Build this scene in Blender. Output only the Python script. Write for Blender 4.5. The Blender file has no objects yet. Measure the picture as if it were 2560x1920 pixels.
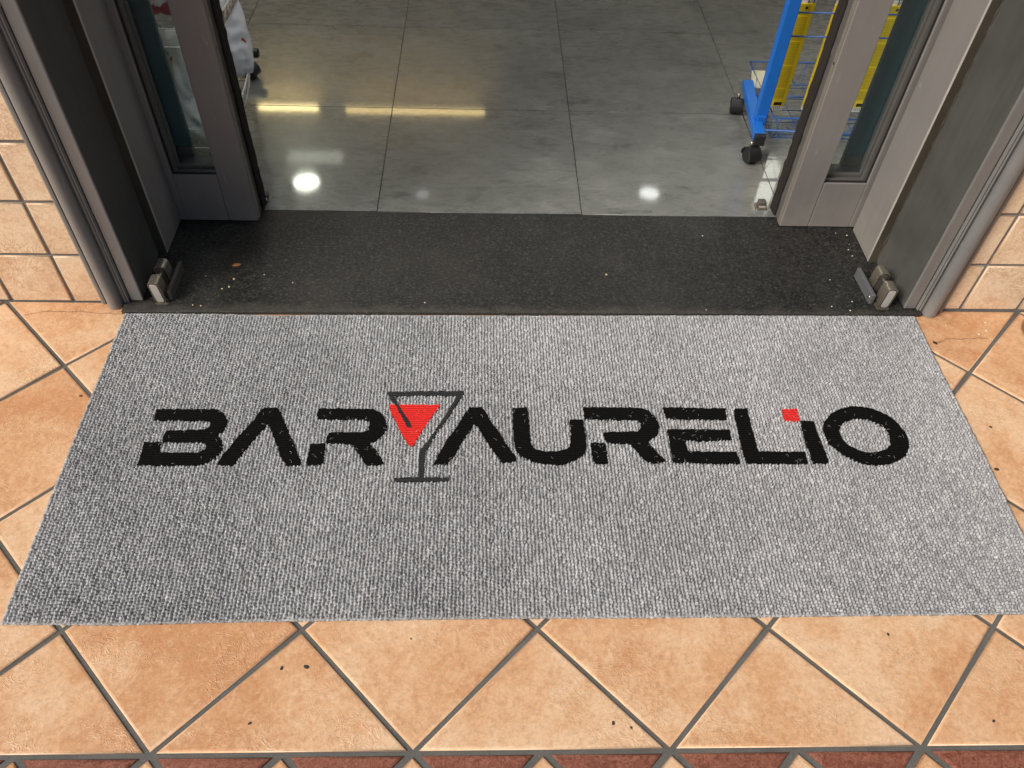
import bpy, bmesh, math, random
import numpy as np
from mathutils import Matrix, Vector, noise
from mathutils.geometry import tessellate_polygon
random.seed(7)
RNG = np.random.default_rng(7)
SC = bpy.context.scene
COL = SC.collection
R = math.radians

# ---------------------------------------------------------------- camera
cam = bpy.data.cameras.new('camera'); camo = bpy.data.objects.new('camera', cam); COL.objects.link(camo)
CAMP = Vector((-0.11884, -1.52552, 1.43457))
pit, yaw, rol = 0.851213, 0.055465, 0.048507
fwd = Vector((math.sin(yaw)*math.cos(pit), math.cos(yaw)*math.cos(pit), -math.sin(pit)))
rgt = Vector((math.cos(yaw), -math.sin(yaw), 0)); upv = rgt.cross(fwd)
r2 = rgt*math.cos(rol) + upv*math.sin(rol); u2 = -rgt*math.sin(rol) + upv*math.cos(rol)
camo.matrix_world = Matrix(((r2.x, u2.x, -fwd.x, CAMP.x), (r2.y, u2.y, -fwd.y, CAMP.y), (r2.z, u2.z, -fwd.z, CAMP.z), (0, 0, 0, 1)))
cam.sensor_width = 36; cam.lens = 1998.2/2560*36; cam.clip_start = 0.02; cam.clip_end = 400
SC.camera = camo

# ---------------------------------------------------------------- sky, sun, exposure
SUN_DIR = Vector((-0.86, -0.50, 0.80)).normalized()
el = math.asin(SUN_DIR.z); az = math.atan2(SUN_DIR.x, SUN_DIR.y)
wd = bpy.data.worlds.new('World'); SC.world = wd; wd.use_nodes = True
nt = wd.node_tree; bg = nt.nodes['Background']
sky = nt.nodes.new('ShaderNodeTexSky'); sky.sky_type = 'NISHITA'; sky.sun_disc = False
sky.sun_elevation = el; sky.sun_rotation = az; sky.air_density = 1.0; sky.dust_density = 5.0; sky.ozone_density = 1.0
nt.links.new(sky.outputs[0], bg.inputs[0]); bg.inputs[1].default_value = 0.07
sl = bpy.data.lights.new('sun', 'SUN'); sl.energy = 2.6; sl.angle = R(22); sl.color = (1, 0.95, 0.89)
so = bpy.data.objects.new('sun', sl); COL.objects.link(so)
so.rotation_euler = (-SUN_DIR).to_track_quat('-Z', 'Y').to_euler(); so.location = (-3, -3, 4)
SC.view_settings.view_transform = 'Standard'; SC.view_settings.look = 'None'
SC.view_settings.exposure = 0.40; SC.view_settings.gamma = 1
SC.cycles.use_denoising = True; SC.cycles.max_bounces = 8; SC.cycles.sample_clamp_indirect = 6
SC.cycles.caustics_reflective = False; SC.cycles.caustics_refractive = False
try: SC.cycles.denoising_input_passes = 'RGB_ALBEDO_NORMAL'
except Exception: pass
OUTLINE = {
 'B': [(-0.8585,-0.3594),(-0.7226,-0.3584),(-0.7054,-0.3702),(-0.6932,-0.3905),(-0.692,-0.4076),(-0.6947,-0.4199),(-0.7075,-0.4321),(-0.6935,-0.4471),(-0.6868,-0.4619),(-0.6868,-0.4781),(-0.6936,-0.4898),(-0.7057,-0.5028),(-0.72,-0.5107),(-0.7328,-0.5151),(-0.8576,-0.5134),(-0.8569,-0.4977),(-0.8601,-0.4532),(-0.8229,-0.4522),(-0.8201,-0.4802),(-0.7341,-0.4805),(-0.7254,-0.4724),(-0.724,-0.4636),(-0.7268,-0.4562),(-0.7348,-0.4525),(-0.8205,-0.4515),(-0.8234,-0.4328),(-0.8195,-0.4206),(-0.7913,-0.4194),(-0.7383,-0.4171),(-0.7289,-0.4109),(-0.7281,-0.3985),(-0.7368,-0.3924),(-0.8558,-0.3916)],
 'A': [(-0.6178,-0.3536),(-0.5879,-0.3526),(-0.5806,-0.3629),(-0.5644,-0.3944),(-0.5494,-0.4267),(-0.5343,-0.4537),(-0.5233,-0.4788),(-0.5092,-0.5092),(-0.5211,-0.515),(-0.5424,-0.5122),(-0.5563,-0.4921),(-0.5754,-0.4495),(-0.5975,-0.4054),(-0.601,-0.3993),(-0.6043,-0.4008),(-0.6069,-0.4132),(-0.6166,-0.4316),(-0.6227,-0.4437),(-0.636,-0.472),(-0.6456,-0.4939),(-0.6541,-0.5148),(-0.6902,-0.5128),(-0.682,-0.4868),(-0.6647,-0.4469),(-0.6527,-0.4242),(-0.6386,-0.398),(-0.6323,-0.3807),(-0.6246,-0.3632)],
 'R': [(-0.4937,-0.3543),(-0.4221,-0.3546),(-0.3701,-0.3558),(-0.3517,-0.3677),(-0.3406,-0.3819),(-0.3329,-0.4085),(-0.3392,-0.427),(-0.3476,-0.4407),(-0.3679,-0.4544),(-0.3518,-0.4736),(-0.338,-0.4956),(-0.3326,-0.51),(-0.3389,-0.5114),(-0.3693,-0.5116),(-0.3818,-0.4928),(-0.4013,-0.465),(-0.4094,-0.4561),(-0.4275,-0.4539),(-0.4651,-0.4534),(-0.4651,-0.4398),(-0.4612,-0.4239),(-0.4264,-0.4229),(-0.3843,-0.4226),(-0.3741,-0.4157),(-0.3737,-0.401),(-0.3752,-0.3916),(-0.3891,-0.387),(-0.4332,-0.3865),(-0.4918,-0.3861),(-0.4954,-0.3735)],
 'Rb': [(-0.4987,-0.455),(-0.4649,-0.4549),(-0.4639,-0.4844),(-0.4641,-0.509),(-0.4742,-0.512),(-0.495,-0.5127),(-0.4993,-0.5034),(-0.4985,-0.4728)],
 'glass': [(-0.3412,-0.3029),(-0.266,-0.3013),(-0.1648,-0.2994),(-0.1631,-0.311),(-0.1758,-0.3322),(-0.1894,-0.3623),(-0.2001,-0.3863),(-0.2134,-0.4081),(-0.2303,-0.4402),(-0.2388,-0.4645),(-0.2441,-0.4697),(-0.2449,-0.4935),(-0.2445,-0.5268),(-0.2442,-0.5448),(-0.1899,-0.5446),(-0.1896,-0.5543),(-0.3063,-0.5554),(-0.3077,-0.5458),(-0.2563,-0.5448),(-0.2563,-0.5203),(-0.2577,-0.497),(-0.2564,-0.4715),(-0.2486,-0.4629),(-0.236,-0.4384),(-0.218,-0.401),(-0.2047,-0.3754),(-0.1914,-0.3436),(-0.1791,-0.315),(-0.2099,-0.3124),(-0.2653,-0.3138),(-0.3263,-0.3162),(-0.3144,-0.3389),(-0.2995,-0.3668),(-0.2786,-0.4031),(-0.2782,-0.4103),(-0.288,-0.4104),(-0.3013,-0.3815),(-0.3199,-0.3427),(-0.3328,-0.3258)],
 'tri': [(-0.3351,-0.3419),(-0.2168,-0.3419),(-0.2254,-0.3588),(-0.2399,-0.3866),(-0.2526,-0.4137),(-0.271,-0.4578),(-0.2763,-0.4613),(-0.2852,-0.4527),(-0.2979,-0.43),(-0.3127,-0.3997),(-0.3265,-0.3688)],
 'A2': [(-0.149,-0.3493),(-0.1202,-0.3483),(-0.1151,-0.358),(-0.1039,-0.3803),(-0.0953,-0.3992),(-0.0795,-0.424),(-0.0676,-0.4514),(-0.0547,-0.4723),(-0.0444,-0.4943),(-0.0433,-0.5016),(-0.0541,-0.5039),(-0.0778,-0.5032),(-0.0836,-0.4916),(-0.0979,-0.4665),(-0.1075,-0.45),(-0.1222,-0.4211),(-0.1334,-0.3979),(-0.1408,-0.3995),(-0.1466,-0.4182),(-0.1597,-0.4382),(-0.1711,-0.4654),(-0.1801,-0.4861),(-0.1948,-0.508),(-0.2241,-0.5103),(-0.2168,-0.4892),(-0.207,-0.4655),(-0.196,-0.4369),(-0.1867,-0.4246),(-0.1727,-0.3997),(-0.1634,-0.3744)],
 'U': [(-0.0488,-0.3511),(-0.0178,-0.3475),(-0.0139,-0.3597),(-0.0133,-0.418),(-0.0111,-0.4515),(-0.005,-0.4658),(0.0178,-0.4739),(0.0441,-0.4737),(0.0659,-0.4675),(0.0764,-0.4593),(0.08,-0.4427),(0.0812,-0.4132),(0.0797,-0.3842),(0.1114,-0.3829),(0.1124,-0.4024),(0.1141,-0.4342),(0.1118,-0.4632),(0.1044,-0.4836),(0.0887,-0.4957),(0.0634,-0.5068),(0.0421,-0.5099),(0.0195,-0.507),(-0.0063,-0.5021),(-0.032,-0.4882),(-0.0462,-0.466),(-0.0488,-0.4351),(-0.0488,-0.3926)],
 'R2': [(0.1151,-0.3465),(0.1723,-0.3461),(0.2502,-0.3478),(0.2666,-0.3555),(0.2795,-0.3752),(0.2859,-0.397),(0.2797,-0.4227),(0.2529,-0.446),(0.268,-0.4707),(0.2868,-0.501),(0.2767,-0.503),(0.255,-0.5051),(0.2412,-0.4971),(0.2301,-0.481),(0.2119,-0.4524),(0.1588,-0.4485),(0.1558,-0.4192),(0.233,-0.4166),(0.2426,-0.408),(0.2431,-0.3908),(0.2372,-0.3832),(0.115,-0.3807)],
 'R2b': [(0.1237,-0.4497),(0.1554,-0.4496),(0.1571,-0.4753),(0.1573,-0.5064),(0.1287,-0.5066),(0.124,-0.4855)],
 'Et': [(0.3009,-0.3446),(0.3555,-0.346),(0.4487,-0.348),(0.4457,-0.3811),(0.3706,-0.381),(0.3045,-0.3776)],
 'E': [(0.3025,-0.4099),(0.3724,-0.4103),(0.4454,-0.4107),(0.4452,-0.4389),(0.3884,-0.4435),(0.3387,-0.4403),(0.3388,-0.4563),(0.3401,-0.4728),(0.4477,-0.4732),(0.4498,-0.4887),(0.4498,-0.505),(0.4222,-0.5067),(0.302,-0.5023),(0.3023,-0.4747),(0.303,-0.4431)],
 'L': [(0.4706,-0.3479),(0.501,-0.3476),(0.4987,-0.3939),(0.4994,-0.4284),(0.4974,-0.4622),(0.5006,-0.4721),(0.6022,-0.4719),(0.6029,-0.4863),(0.6023,-0.505),(0.4645,-0.5049),(0.4636,-0.4871),(0.4628,-0.459),(0.4652,-0.408),(0.4659,-0.3641)],
 'i': [(0.6164,-0.3832),(0.6476,-0.384),(0.6477,-0.4088),(0.6485,-0.4388),(0.6507,-0.4681),(0.6517,-0.4986),(0.648,-0.5039),(0.6143,-0.504),(0.6151,-0.4791),(0.6134,-0.4464),(0.6157,-0.4033)],
 'dot': [(0.5819,-0.3494),(0.6172,-0.3471),(0.6166,-0.3823),(0.6082,-0.3852),(0.5812,-0.3835),(0.5799,-0.367)],
 'O': [(0.7493,-0.3392),(0.7726,-0.3396),(0.7987,-0.3458),(0.8273,-0.3634),(0.8433,-0.3847),(0.8533,-0.4133),(0.8546,-0.4358),(0.8482,-0.458),(0.8309,-0.4818),(0.8081,-0.4962),(0.7826,-0.506),(0.7582,-0.5088),(0.7313,-0.5054),(0.7096,-0.4948),(0.6917,-0.4806),(0.6781,-0.4662),(0.6664,-0.4498),(0.6631,-0.4294),(0.6639,-0.4049),(0.6723,-0.3858),(0.6922,-0.3643),(0.717,-0.3484)],
 'Oin': [(0.7423,-0.3776),(0.7658,-0.3765),(0.7828,-0.3812),(0.8021,-0.3926),(0.8133,-0.4097),(0.8133,-0.4323),(0.8065,-0.4527),(0.7923,-0.4638),(0.7731,-0.4721),(0.7561,-0.474),(0.7361,-0.4713),(0.7225,-0.4623),(0.7088,-0.4532),(0.7008,-0.4348),(0.6993,-0.4142),(0.7068,-0.399),(0.7215,-0.3854)],
}
# ---------------------------------------------------------------- helpers
class MB:
    def __init__(s): s.v = []; s.f = []; s.sm = []
    def add(s, vs, fs, smooth=False):
        b = len(s.v); s.v += [tuple(p) for p in vs]; s.f += [tuple(i+b for i in f) for f in fs]; s.sm += [smooth]*len(fs)
    def box(s, x0, x1, y0, y1, z0, z1):
        s.add([(x0,y0,z0),(x1,y0,z0),(x1,y1,z0),(x0,y1,z0),(x0,y0,z1),(x1,y0,z1),(x1,y1,z1),(x0,y1,z1)],
              [(0,3,2,1),(4,5,6,7),(0,1,5,4),(1,2,6,5),(2,3,7,6),(3,0,4,7)]); return s
    def prism(s, poly, a0, a1, axis='z', smooth=False, caps=True):
        # poly: 2D points; extruded along axis (z: xy, y: xz, x: yz)
        def P(p, a): return (p[0],p[1],a) if axis=='z' else ((p[0],a,p[1]) if axis=='y' else (a,p[0],p[1]))
        n = len(poly); b = len(s.v)
        s.v += [P(p,a0) for p in poly] + [P(p,a1) for p in poly]
        for i in range(n):
            j = (i+1)%n; s.f.append((b+i,b+j,b+n+j,b+n+i)); s.sm.append(smooth)
        if caps:
            s.f += [tuple(range(b+n-1,b-1,-1)), tuple(range(b+n,b+2*n))]; s.sm += [False, False]
        return s
    def tube(s, pts, r, n=6, closed=False, caps=True):
        pts = [Vector(p) for p in pts]; m = len(pts); b = len(s.v)
        t0 = (pts[1]-pts[0]).normalized(); up = Vector((0,0,1)) if abs(t0.z) < .9 else Vector((1,0,0))
        nrm = t0.cross(up).normalized()
        for k in range(m):
            a = pts[k-1] if (k > 0 or closed) else pts[k]; c = pts[(k+1)%m] if (k < m-1 or closed) else pts[k]
            t = (c-a).normalized(); nrm = (nrm - t*nrm.dot(t)).normalized(); bi = t.cross(nrm)
            rr = r[k] if hasattr(r,'__len__') else r
            for i in range(n):
                q = 2*math.pi*i/n; s.v.append(tuple(pts[k] + (nrm*math.cos(q)+bi*math.sin(q))*rr))
        for k in range(m if closed else m-1):
            k2 = (k+1)%m
            for i in range(n):
                j = (i+1)%n; s.f.append((b+k*n+i,b+k*n+j,b+k2*n+j,b+k2*n+i)); s.sm.append(True)
        if caps and not closed:
            s.f += [tuple(b+i for i in range(n-1,-1,-1)), tuple(b+(m-1)*n+i for i in range(n))]; s.sm += [False, False]
        return s
    def lathe(s, prof, c=(0,0,0), axis='z', n=32):
        b = len(s.v); m = len(prof)
        for (r,h) in prof:
            for i in range(n):
                q = 2*math.pi*i/n; a, d = r*math.cos(q), r*math.sin(q)
                p = (a,d,h) if axis=='z' else ((h,a,d) if axis=='x' else (d,h,a))
                s.v.append((c[0]+p[0],c[1]+p[1],c[2]+p[2]))
        for k in range(m-1):
            for i in range(n):
                j = (i+1)%n; s.f.append((b+k*n+i,b+k*n+j,b+(k+1)*n+j,b+(k+1)*n+i)); s.sm.append(True)
        return s
    def mesh(s, name):
        me = bpy.data.meshes.new(name); me.from_pydata(s.v, [], s.f)
        me.polygons.foreach_set('use_smooth', s.sm); me.update()
        bm = bmesh.new(); bm.from_mesh(me); bmesh.ops.recalc_face_normals(bm, faces=bm.faces); bm.to_mesh(me); bm.free()
        return me
    def build(s, name, mat, parent=None, bevel=0, label=None):
        o = link(name, s.mesh(name), mat, parent)
        if bevel:
            md = o.modifiers.new('bevel', 'BEVEL'); md.width = bevel; md.segments = 2; md.limit_method = 'ANGLE'; md.angle_limit = R(40)
        if label: o['label'] = label
        return o

def link(name, me, mat, parent=None):
    o = bpy.data.objects.new(name, me); COL.objects.link(o)
    if mat is not None and not me.materials: me.materials.append(mat)
    if parent is not None: attach(o, parent)
    return o
def worldloc(o):
    l = o.location.copy(); p = o.parent
    return l if p is None else l
def attach(o, parent):
    o.parent = parent
    t = Vector((0,0,0)); p = parent
    while p is not None and p.type == 'EMPTY': t += p.location; p = p.parent
    o.matrix_parent_inverse = Matrix.Translation(-t)
def tag(o, label, cat, group=None):
    o['label'] = label; o['category'] = cat
    if group: o['group'] = group
    return o
def thing(name, label, cat, loc=(0,0,0), group=None):
    o = bpy.data.objects.new(name, None); COL.objects.link(o); o.location = loc; o.empty_display_size = .05
    return tag(o, label, cat, group)
def struct(o): o['kind'] = 'structure'; return o
def rrect(w, h, r, cx=0, cy=0, n=5):
    pts = []
    for (sx,sy,a0) in ((1,1,0),(-1,1,90),(-1,-1,180),(1,-1,270)):
        for k in range(n+1):
            a = R(a0+90*k/n); pts.append((cx+sx*(w/2-r)+r*math.cos(a), cy+sy*(h/2-r)+r*math.sin(a)))
    return pts

# ---------------------------------------------------------------- materials
class NT:
    def __init__(s, name):
        s.m = bpy.data.materials.new(name); s.m.use_nodes = True; s.t = s.m.node_tree
        s.b = s.t.nodes['Principled BSDF']
    def n(s, typ, **kw):
        nd = s.t.nodes.new('ShaderNode'+typ)
        for k, v in kw.items():
            if k.startswith('i_'):
                key = k[2:].replace('_',' '); nd.inputs[key if key in nd.inputs else int(k[2:])].default_value = v
            else: setattr(nd, k, v)
        return nd
    def l(s, a, b): s.t.links.new(a, b)
    def coord(s, rnd=False, scale=None):
        tc = s.n('TexCoord').outputs['Object']
        if rnd:
            oi = s.n('ObjectInfo'); mu = s.n('Math', operation='MULTIPLY'); mu.inputs[1].default_value = 37.0
            s.l(oi.outputs['Random'], mu.inputs[0]); ad = s.n('VectorMath', operation='ADD')
            s.l(tc, ad.inputs[0]); s.l(mu.outputs[0], ad.inputs[1]); tc = ad.outputs[0]
        if scale:
            sc = s.n('VectorMath', operation='MULTIPLY'); sc.inputs[1].default_value = scale
            s.l(tc, sc.inputs[0]); tc = sc.outputs[0]
        return tc
    def noise(s, vec, scale, detail=4, rough=.55, dist=0):
        nd = s.n('TexNoise'); nd.inputs['Scale'].default_value = scale; nd.inputs['Detail'].default_value = detail
        nd.inputs['Roughness'].default_value = rough; nd.inputs['Distortion'].default_value = dist
        s.l(vec, nd.inputs['Vector']); return nd.outputs['Fac']
    def ramp(s, fac, stops, interp='LINEAR'):
        nd = s.n('ValToRGB'); cr = nd.color_ramp; cr.interpolation = interp
        while len(cr.elements) < len(stops): cr.elements.new(0.5)
        for e, (p, c) in zip(cr.elements, stops):
            e.position = p; e.color = c if hasattr(c,'__len__') and len(c) == 4 else ((*c,1) if hasattr(c,'__len__') else (c,c,c,1))
        s.l(fac, nd.inputs[0]); return nd.outputs[0]
    def mix(s, fac, a, b, mode='MIX'):
        nd = s.n('Mix', data_type='RGBA', blend_type=mode)
        for sock, v in ((nd.inputs[0], fac), (nd.inputs[6], a), (nd.inputs[7], b)):
            if hasattr(v, 'links') or isinstance(v, bpy.types.NodeSocket): s.l(v, sock)
            elif hasattr(v, '__len__'): sock.default_value = (*v, 1)
            else: sock.default_value = v
        return nd.outputs[2]
    def math(s, op, a, b=None):
        nd = s.n('Math', operation=op)
        for i, v in enumerate((a, b)):
            if v is None: continue
            if isinstance(v, bpy.types.NodeSocket): s.l(v, nd.inputs[i])
            else: nd.inputs[i].default_value = v
        return nd.outputs[0]
    def bump(s, h, strength, dist=.001, prev=None):
        nd = s.n('Bump'); nd.inputs['Strength'].default_value = strength; nd.inputs['Distance'].default_value = dist
        s.l(h, nd.inputs['Height'])
        if prev is not None: s.l(prev, nd.inputs['Normal'])
        return nd.outputs[0]
    def out(s, col=None, rough=.5, normal=None, metal=0, spec=.5, **kw):
        b = s.b
        for key, v in (('Base Color', col), ('Roughness', rough), ('Metallic', metal), ('Specular IOR Level', spec)):
            if v is None: continue
            if isinstance(v, bpy.types.NodeSocket): s.l(v, b.inputs[key])
            elif hasattr(v, '__len__'): b.inputs[key].default_value = (*v, 1)
            else: b.inputs[key].default_value = v
        if normal is not None: s.l(normal, b.inputs['Normal'])
        for k, v in kw.items(): b.inputs[k.replace('_',' ')].default_value = v
        return s.m

def m_terracotta(name, light, mid, dark, rough=.42, relief=.6, swirl=0):
    s = NT(name); v = s.coord(rnd=True)
    big = s.noise(v, 5, 3, .5, .5); med = s.noise(v, 34, 7, .72, .9); fine = s.noise(v, 130, 5, .72, .9)
    oi = s.n('ObjectInfo').outputs['Random']
    f = s.math('ADD', s.math('MULTIPLY', big, .55), s.math('MULTIPLY', med, .5))
    f = s.math('ADD', f, s.math('MULTIPLY', s.math('SUBTRACT', oi, .5), .15))
    c = s.ramp(f, [(.37, dark), (.505, mid), (.62, light)])
    mot = s.ramp(fine, [(.34, .74), (.50, 1.0), (.68, 1.15)])
    c = s.mix(.75, c, mot, 'MULTIPLY')
    fl = s.noise(v, 62, 7, .82, 1.3)
    c = s.mix(s.math('MULTIPLY', s.ramp(fl, [(.53, 0), (.60, 1)]), .42), c, light)
    c = s.mix(s.math('MULTIPLY', s.ramp(fl, [(.40, 1), (.47, 0)]), .40), c, dark)
    spots = s.ramp(s.noise(v, 420, 2, .5), [(.72, 0), (.78, 1)])
    c = s.mix(s.math('MULTIPLY', spots, .25), c, (dark[0]*.4, dark[1]*.35, dark[2]*.3))
    # wrinkled glaze: thin ridges, only in patches
    wr = s.n('TexNoise'); wr.inputs['Scale'].default_value = 32; wr.inputs['Detail'].default_value = 3; wr.inputs['Distortion'].default_value = 2.6; s.l(v, wr.inputs['Vector'])
    ridge = s.ramp(wr.outputs['Fac'], [(.44, 0), (.5, 1), (.56, 0)])
    patch = s.ramp(s.noise(v, 7.5, 2), [(.48, 0), (.62, 1)])
    h = s.math('MULTIPLY', ridge, patch)
    if swirl:
        c = s.mix(s.math('MULTIPLY', h, swirl), c, dark)
    nn = s.bump(h, relief*.55, .0016)
    nn = s.bump(med, relief*.35, .0018, nn)
    nn = s.bump(fine, relief*.35, .0006, nn)
    return s.out(c, s.ramp(med, [(.3, rough+.1), (.7, rough-.08)]), nn)
FLOOR_TILE = m_terracotta('terracotta_floor', (.685,.48,.305), (.615,.37,.205), (.51,.255,.118), relief=.75)
WALL_TILE = m_terracotta('beige_wall_glaze', (.75,.60,.43), (.71,.535,.365), (.53,.335,.20), rough=.38, relief=.5, swirl=.85)
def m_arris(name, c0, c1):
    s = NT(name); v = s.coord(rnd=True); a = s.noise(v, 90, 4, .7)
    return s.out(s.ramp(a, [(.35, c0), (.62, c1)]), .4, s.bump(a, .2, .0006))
ARRIS = m_arris('worn_edge_with_highlight', (.58,.36,.20), (.67,.49,.32))  # worn pale glaze, with the bright bevel highlight put into its colour
def m_border():
    s = NT('brick_red_tile'); v = s.coord(rnd=True)
    a = s.noise(v, 120, 5, .7, 1.5); b = s.noise(v, 18, 3)
    c = s.ramp(a, [(.40, (.14,.042,.024)), (.52, (.235,.083,.050)), (.66, (.31,.135,.09))])
    c = s.mix(.4, c, s.ramp(b, [(.3, .7), (.7, 1.1)]), 'MULTIPLY')
    return s.out(c, .45, s.bump(a, .4, .001))
BORDER_RED = m_border()
def m_grout(name, c0, c1):
    s = NT(name); v = s.coord(); a = s.noise(v, 300, 4, .7); b = s.noise(v, 9, 4)
    f = s.math('ADD', s.math('MULTIPLY', a, .5), s.math('MULTIPLY', b, .5))
    return s.out(s.ramp(f, [(.3, c0), (.7, c1)]), .9, s.bump(a, .6, .001))
GROUT = m_grout('grey_grout', (.060,.058,.054), (.15,.145,.134))
WGROUT = m_grout('wall_grout', (.12,.117,.115), (.23,.225,.215))
PAVE = m_grout('concrete_pavement', (.22,.21,.20), (.33,.32,.30))
def m_granite():
    s = NT('black_granite'); v = s.coord()
    w = s.n('VectorMath', operation='MULTIPLY'); w.inputs[1].default_value = (.75, 1, 1); s.l(v, w.inputs[0])
    a = s.noise(w.outputs[0], 175, 6, .8, .5); b = s.noise(v, 60, 4, .6); d = s.noise(v, 4.5, 4, .6)
    c = s.ramp(a, [(.38, (.005,.005,.0045)), (.49, (.014,.0136,.0125)), (.58, (.042,.041,.037)), (.70, (.10,.098,.09))])
    c = s.mix(.5, c, s.ramp(b, [(.35,.55),(.65,1.35)]), 'MULTIPLY')
    dust = s.ramp(d, [(.48, 0), (.75, .32)])
    c = s.mix(dust, c, (.055,.052,.046))
    # grit along the front lip
    tc = s.n('SeparateXYZ'); s.l(v, tc.inputs[0])
    fr = s.ramp(s.math('ADD', tc.outputs[1], s.math('MULTIPLY', s.noise(v, 22, 4), .06)), [(.0, 1), (.022, 0)])
    c = s.mix(s.math('MULTIPLY', fr, .3), c, (.10,.092,.078))
    return s.out(c, s.ramp(b, [(.3,.42),(.7,.62)]), s.bump(a, .25, .0006), spec=.28)
GRANITE = m_granite()
def m_slate():
    s = NT('polished_slate_tile'); v = s.coord(rnd=True)
    rot = s.n('Mapping'); rot.inputs['Rotation'].default_value = (0,0,R(-30)); rot.inputs['Scale'].default_value = (1, 2.3, 1); s.l(v, rot.inputs[0]); v2 = rot.outputs[0]
    a = s.noise(v2, 3.2, 6, .6, .8); b = s.noise(v2, 8, 4, .6, .5); b2 = s.noise(v2, 17, 5, .65, .4); f = s.noise(v, 500, 2, .5); f2 = s.noise(v, 90, 3, .6)
    c = s.ramp(a, [(.32, (.128,.132,.122)), (.5, (.155,.159,.148)), (.68, (.180,.184,.171))])
    flake = s.ramp(b, [(.30, .66), (.37, .72), (.40, 1.0), (.59, 1.0), (.615, 1.17), (.75, 1.24)])
    c = s.mix(.85, c, flake, 'MULTIPLY')
    c = s.mix(.7, c, s.ramp(b2, [(.36, .80), (.42, 1.0), (.60, 1.0), (.66, 1.14)]), 'MULTIPLY')
    c = s.mix(.35, c, s.ramp(f, [(.35,.75),(.65,1.2)]), 'MULTIPLY'); c = s.mix(.3, c, s.ramp(f2, [(.35,.8),(.65,1.15)]), 'MULTIPLY')
    spk = s.ramp(s.noise(v, 300, 1), [(.77,0),(.80,1)]); c = s.mix(s.math('MULTIPLY', spk, .5), c, (.35,.35,.33))
    return s.out(c, s.ramp(b2, [(.4,.24),(.6,.32)]), s.bump(b2, .02, .0005), spec=.3, Coat_Weight=.75, Coat_Roughness=.055, Coat_IOR=1.5)
SLATE = m_slate()
def m_metal_paint(name, c, rough=.42, dust=.25, dustc=(.22,.21,.19), metal=0):
    s = NT(name); v = s.coord()
    a = s.noise(v, 7, 5, .65); st = s.n('VectorMath', operation='MULTIPLY'); st.inputs[1].default_value = (30,30,2.2); s.l(v, st.inputs[0])
    b = s.noise(st.outputs[0], 1.6, 5, .65); f = s.noise(v, 240, 3, .6)
    k = s.ramp(s.math('ADD', s.math('MULTIPLY', a, .5), s.math('MULTIPLY', b, .5)), [(.42, 0), (.72, 1)])
    cc = s.mix(s.math('MULTIPLY', k, dust), c, dustc)
    sp = s.ramp(s.noise(v, 110, 2), [(.74, 0), (.79, 1)])
    z = s.n('SeparateXYZ'); s.l(v, z.inputs[0])
    foot = s.ramp(s.math('ADD', z.outputs[2], s.math('MULTIPLY', s.noise(v, 16, 5, .7), .22)), [(.10, 1), (.24, 0)])
    cc = s.mix(s.math('MULTIPLY', foot, .42), cc, (dustc[0]*1.15,dustc[1]*1.1,dustc[2]*1.02))
    sc1 = s.n('Mapping'); sc1.inputs['Rotation'].default_value = (R(35),R(20),R(50)); sc1.inputs['Scale'].default_value = (140,9,9); s.l(v, sc1.inputs[0])
    scr = s.math('MULTIPLY', s.ramp(s.noise(sc1.outputs[0], 1, 3, .6), [(.66,0),(.70,1)]), s.ramp(s.noise(v, 12, 2), [(.52,0),(.62,1)]))
    cc = s.mix(s.math('MULTIPLY', scr, .35), cc, (dustc[0]*1.9,dustc[1]*1.9,dustc[2]*1.9))
    cc = s.mix(s.math('MULTIPLY', sp, .25), cc, (.3,.29,.27))
    return s.out(cc, s.ramp(a, [(.3, rough-.06), (.7, rough+.14)]), s.bump(f, .08, .0004), metal=metal)
ANTH = m_metal_paint('anthracite_painted_metal', (.142,.142,.140), .33, .45, (.22,.217,.212))
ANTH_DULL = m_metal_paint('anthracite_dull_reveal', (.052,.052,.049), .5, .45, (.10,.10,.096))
ALU = m_metal_paint('bronze_grey_aluminium', (.175,.166,.158), .38, .35, (.25,.236,.222))
STRIP = m_metal_paint('brown_seal_strip', (.040,.034,.024), .5, .4, (.10,.09,.07))
EDGE = m_metal_paint('worn_tan_edge', (.14,.125,.105), .45, .5, (.22,.20,.17))
GLINT = m_metal_paint('pale_chamfer_glint', (.42,.40,.37), .35, .5, (.2,.19,.17))
STEEL = m_metal_paint('worn_stainless_steel', (.36,.33,.275), .30, .5, (.16,.12,.07), metal=.75)
STEELFACE = m_metal_paint('satin_steel_face', (.58,.57,.55), .38, .35, (.34,.29,.23), metal=.4)
ZINC = m_metal_paint('zinc_plate', (.16,.18,.20), .45, .4, (.11,.10,.09), metal=.4)
DARKIRON = m_metal_paint('dark_iron', (.055,.052,.047), .55, .3, (.10,.09,.08))
def plain(name, c, rough=.5, metal=0, spec=.5, bump=0):
    s = NT(name)
    v = s.coord(); a = s.noise(v, 40, 4); cc = s.mix(.35, c, s.ramp(a, [(.3,.8),(.7,1.12)]), 'MULTIPLY')
    return s.out(cc, rough, s.bump(s.noise(v, 200, 3), bump, .0006) if bump else None, metal=metal, spec=spec)
BLACKRUB = plain('black_rubber', (.010,.009,.008), .7, bump=.4)
BRUSH = plain('dark_brown_brush_pile', (.012,.008,.006), .95, bump=.9)
BLUE = plain('blue_powder_coat', (.012,.135,.52), .38)
BLUEWIRE = plain('blue_coated_wire', (.018,.085,.28), .42)
BLACKPL = plain('black_plastic', (.014,.014,.015), .42)
WHITEWIRE = plain('white_coated_wire', (.62,.60,.57), .4)
WHITEPL = plain('white_plastic', (.75,.74,.70), .35)
TEAL = plain('dark_teal_glass_film', (.042,.092,.108), .2)
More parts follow.
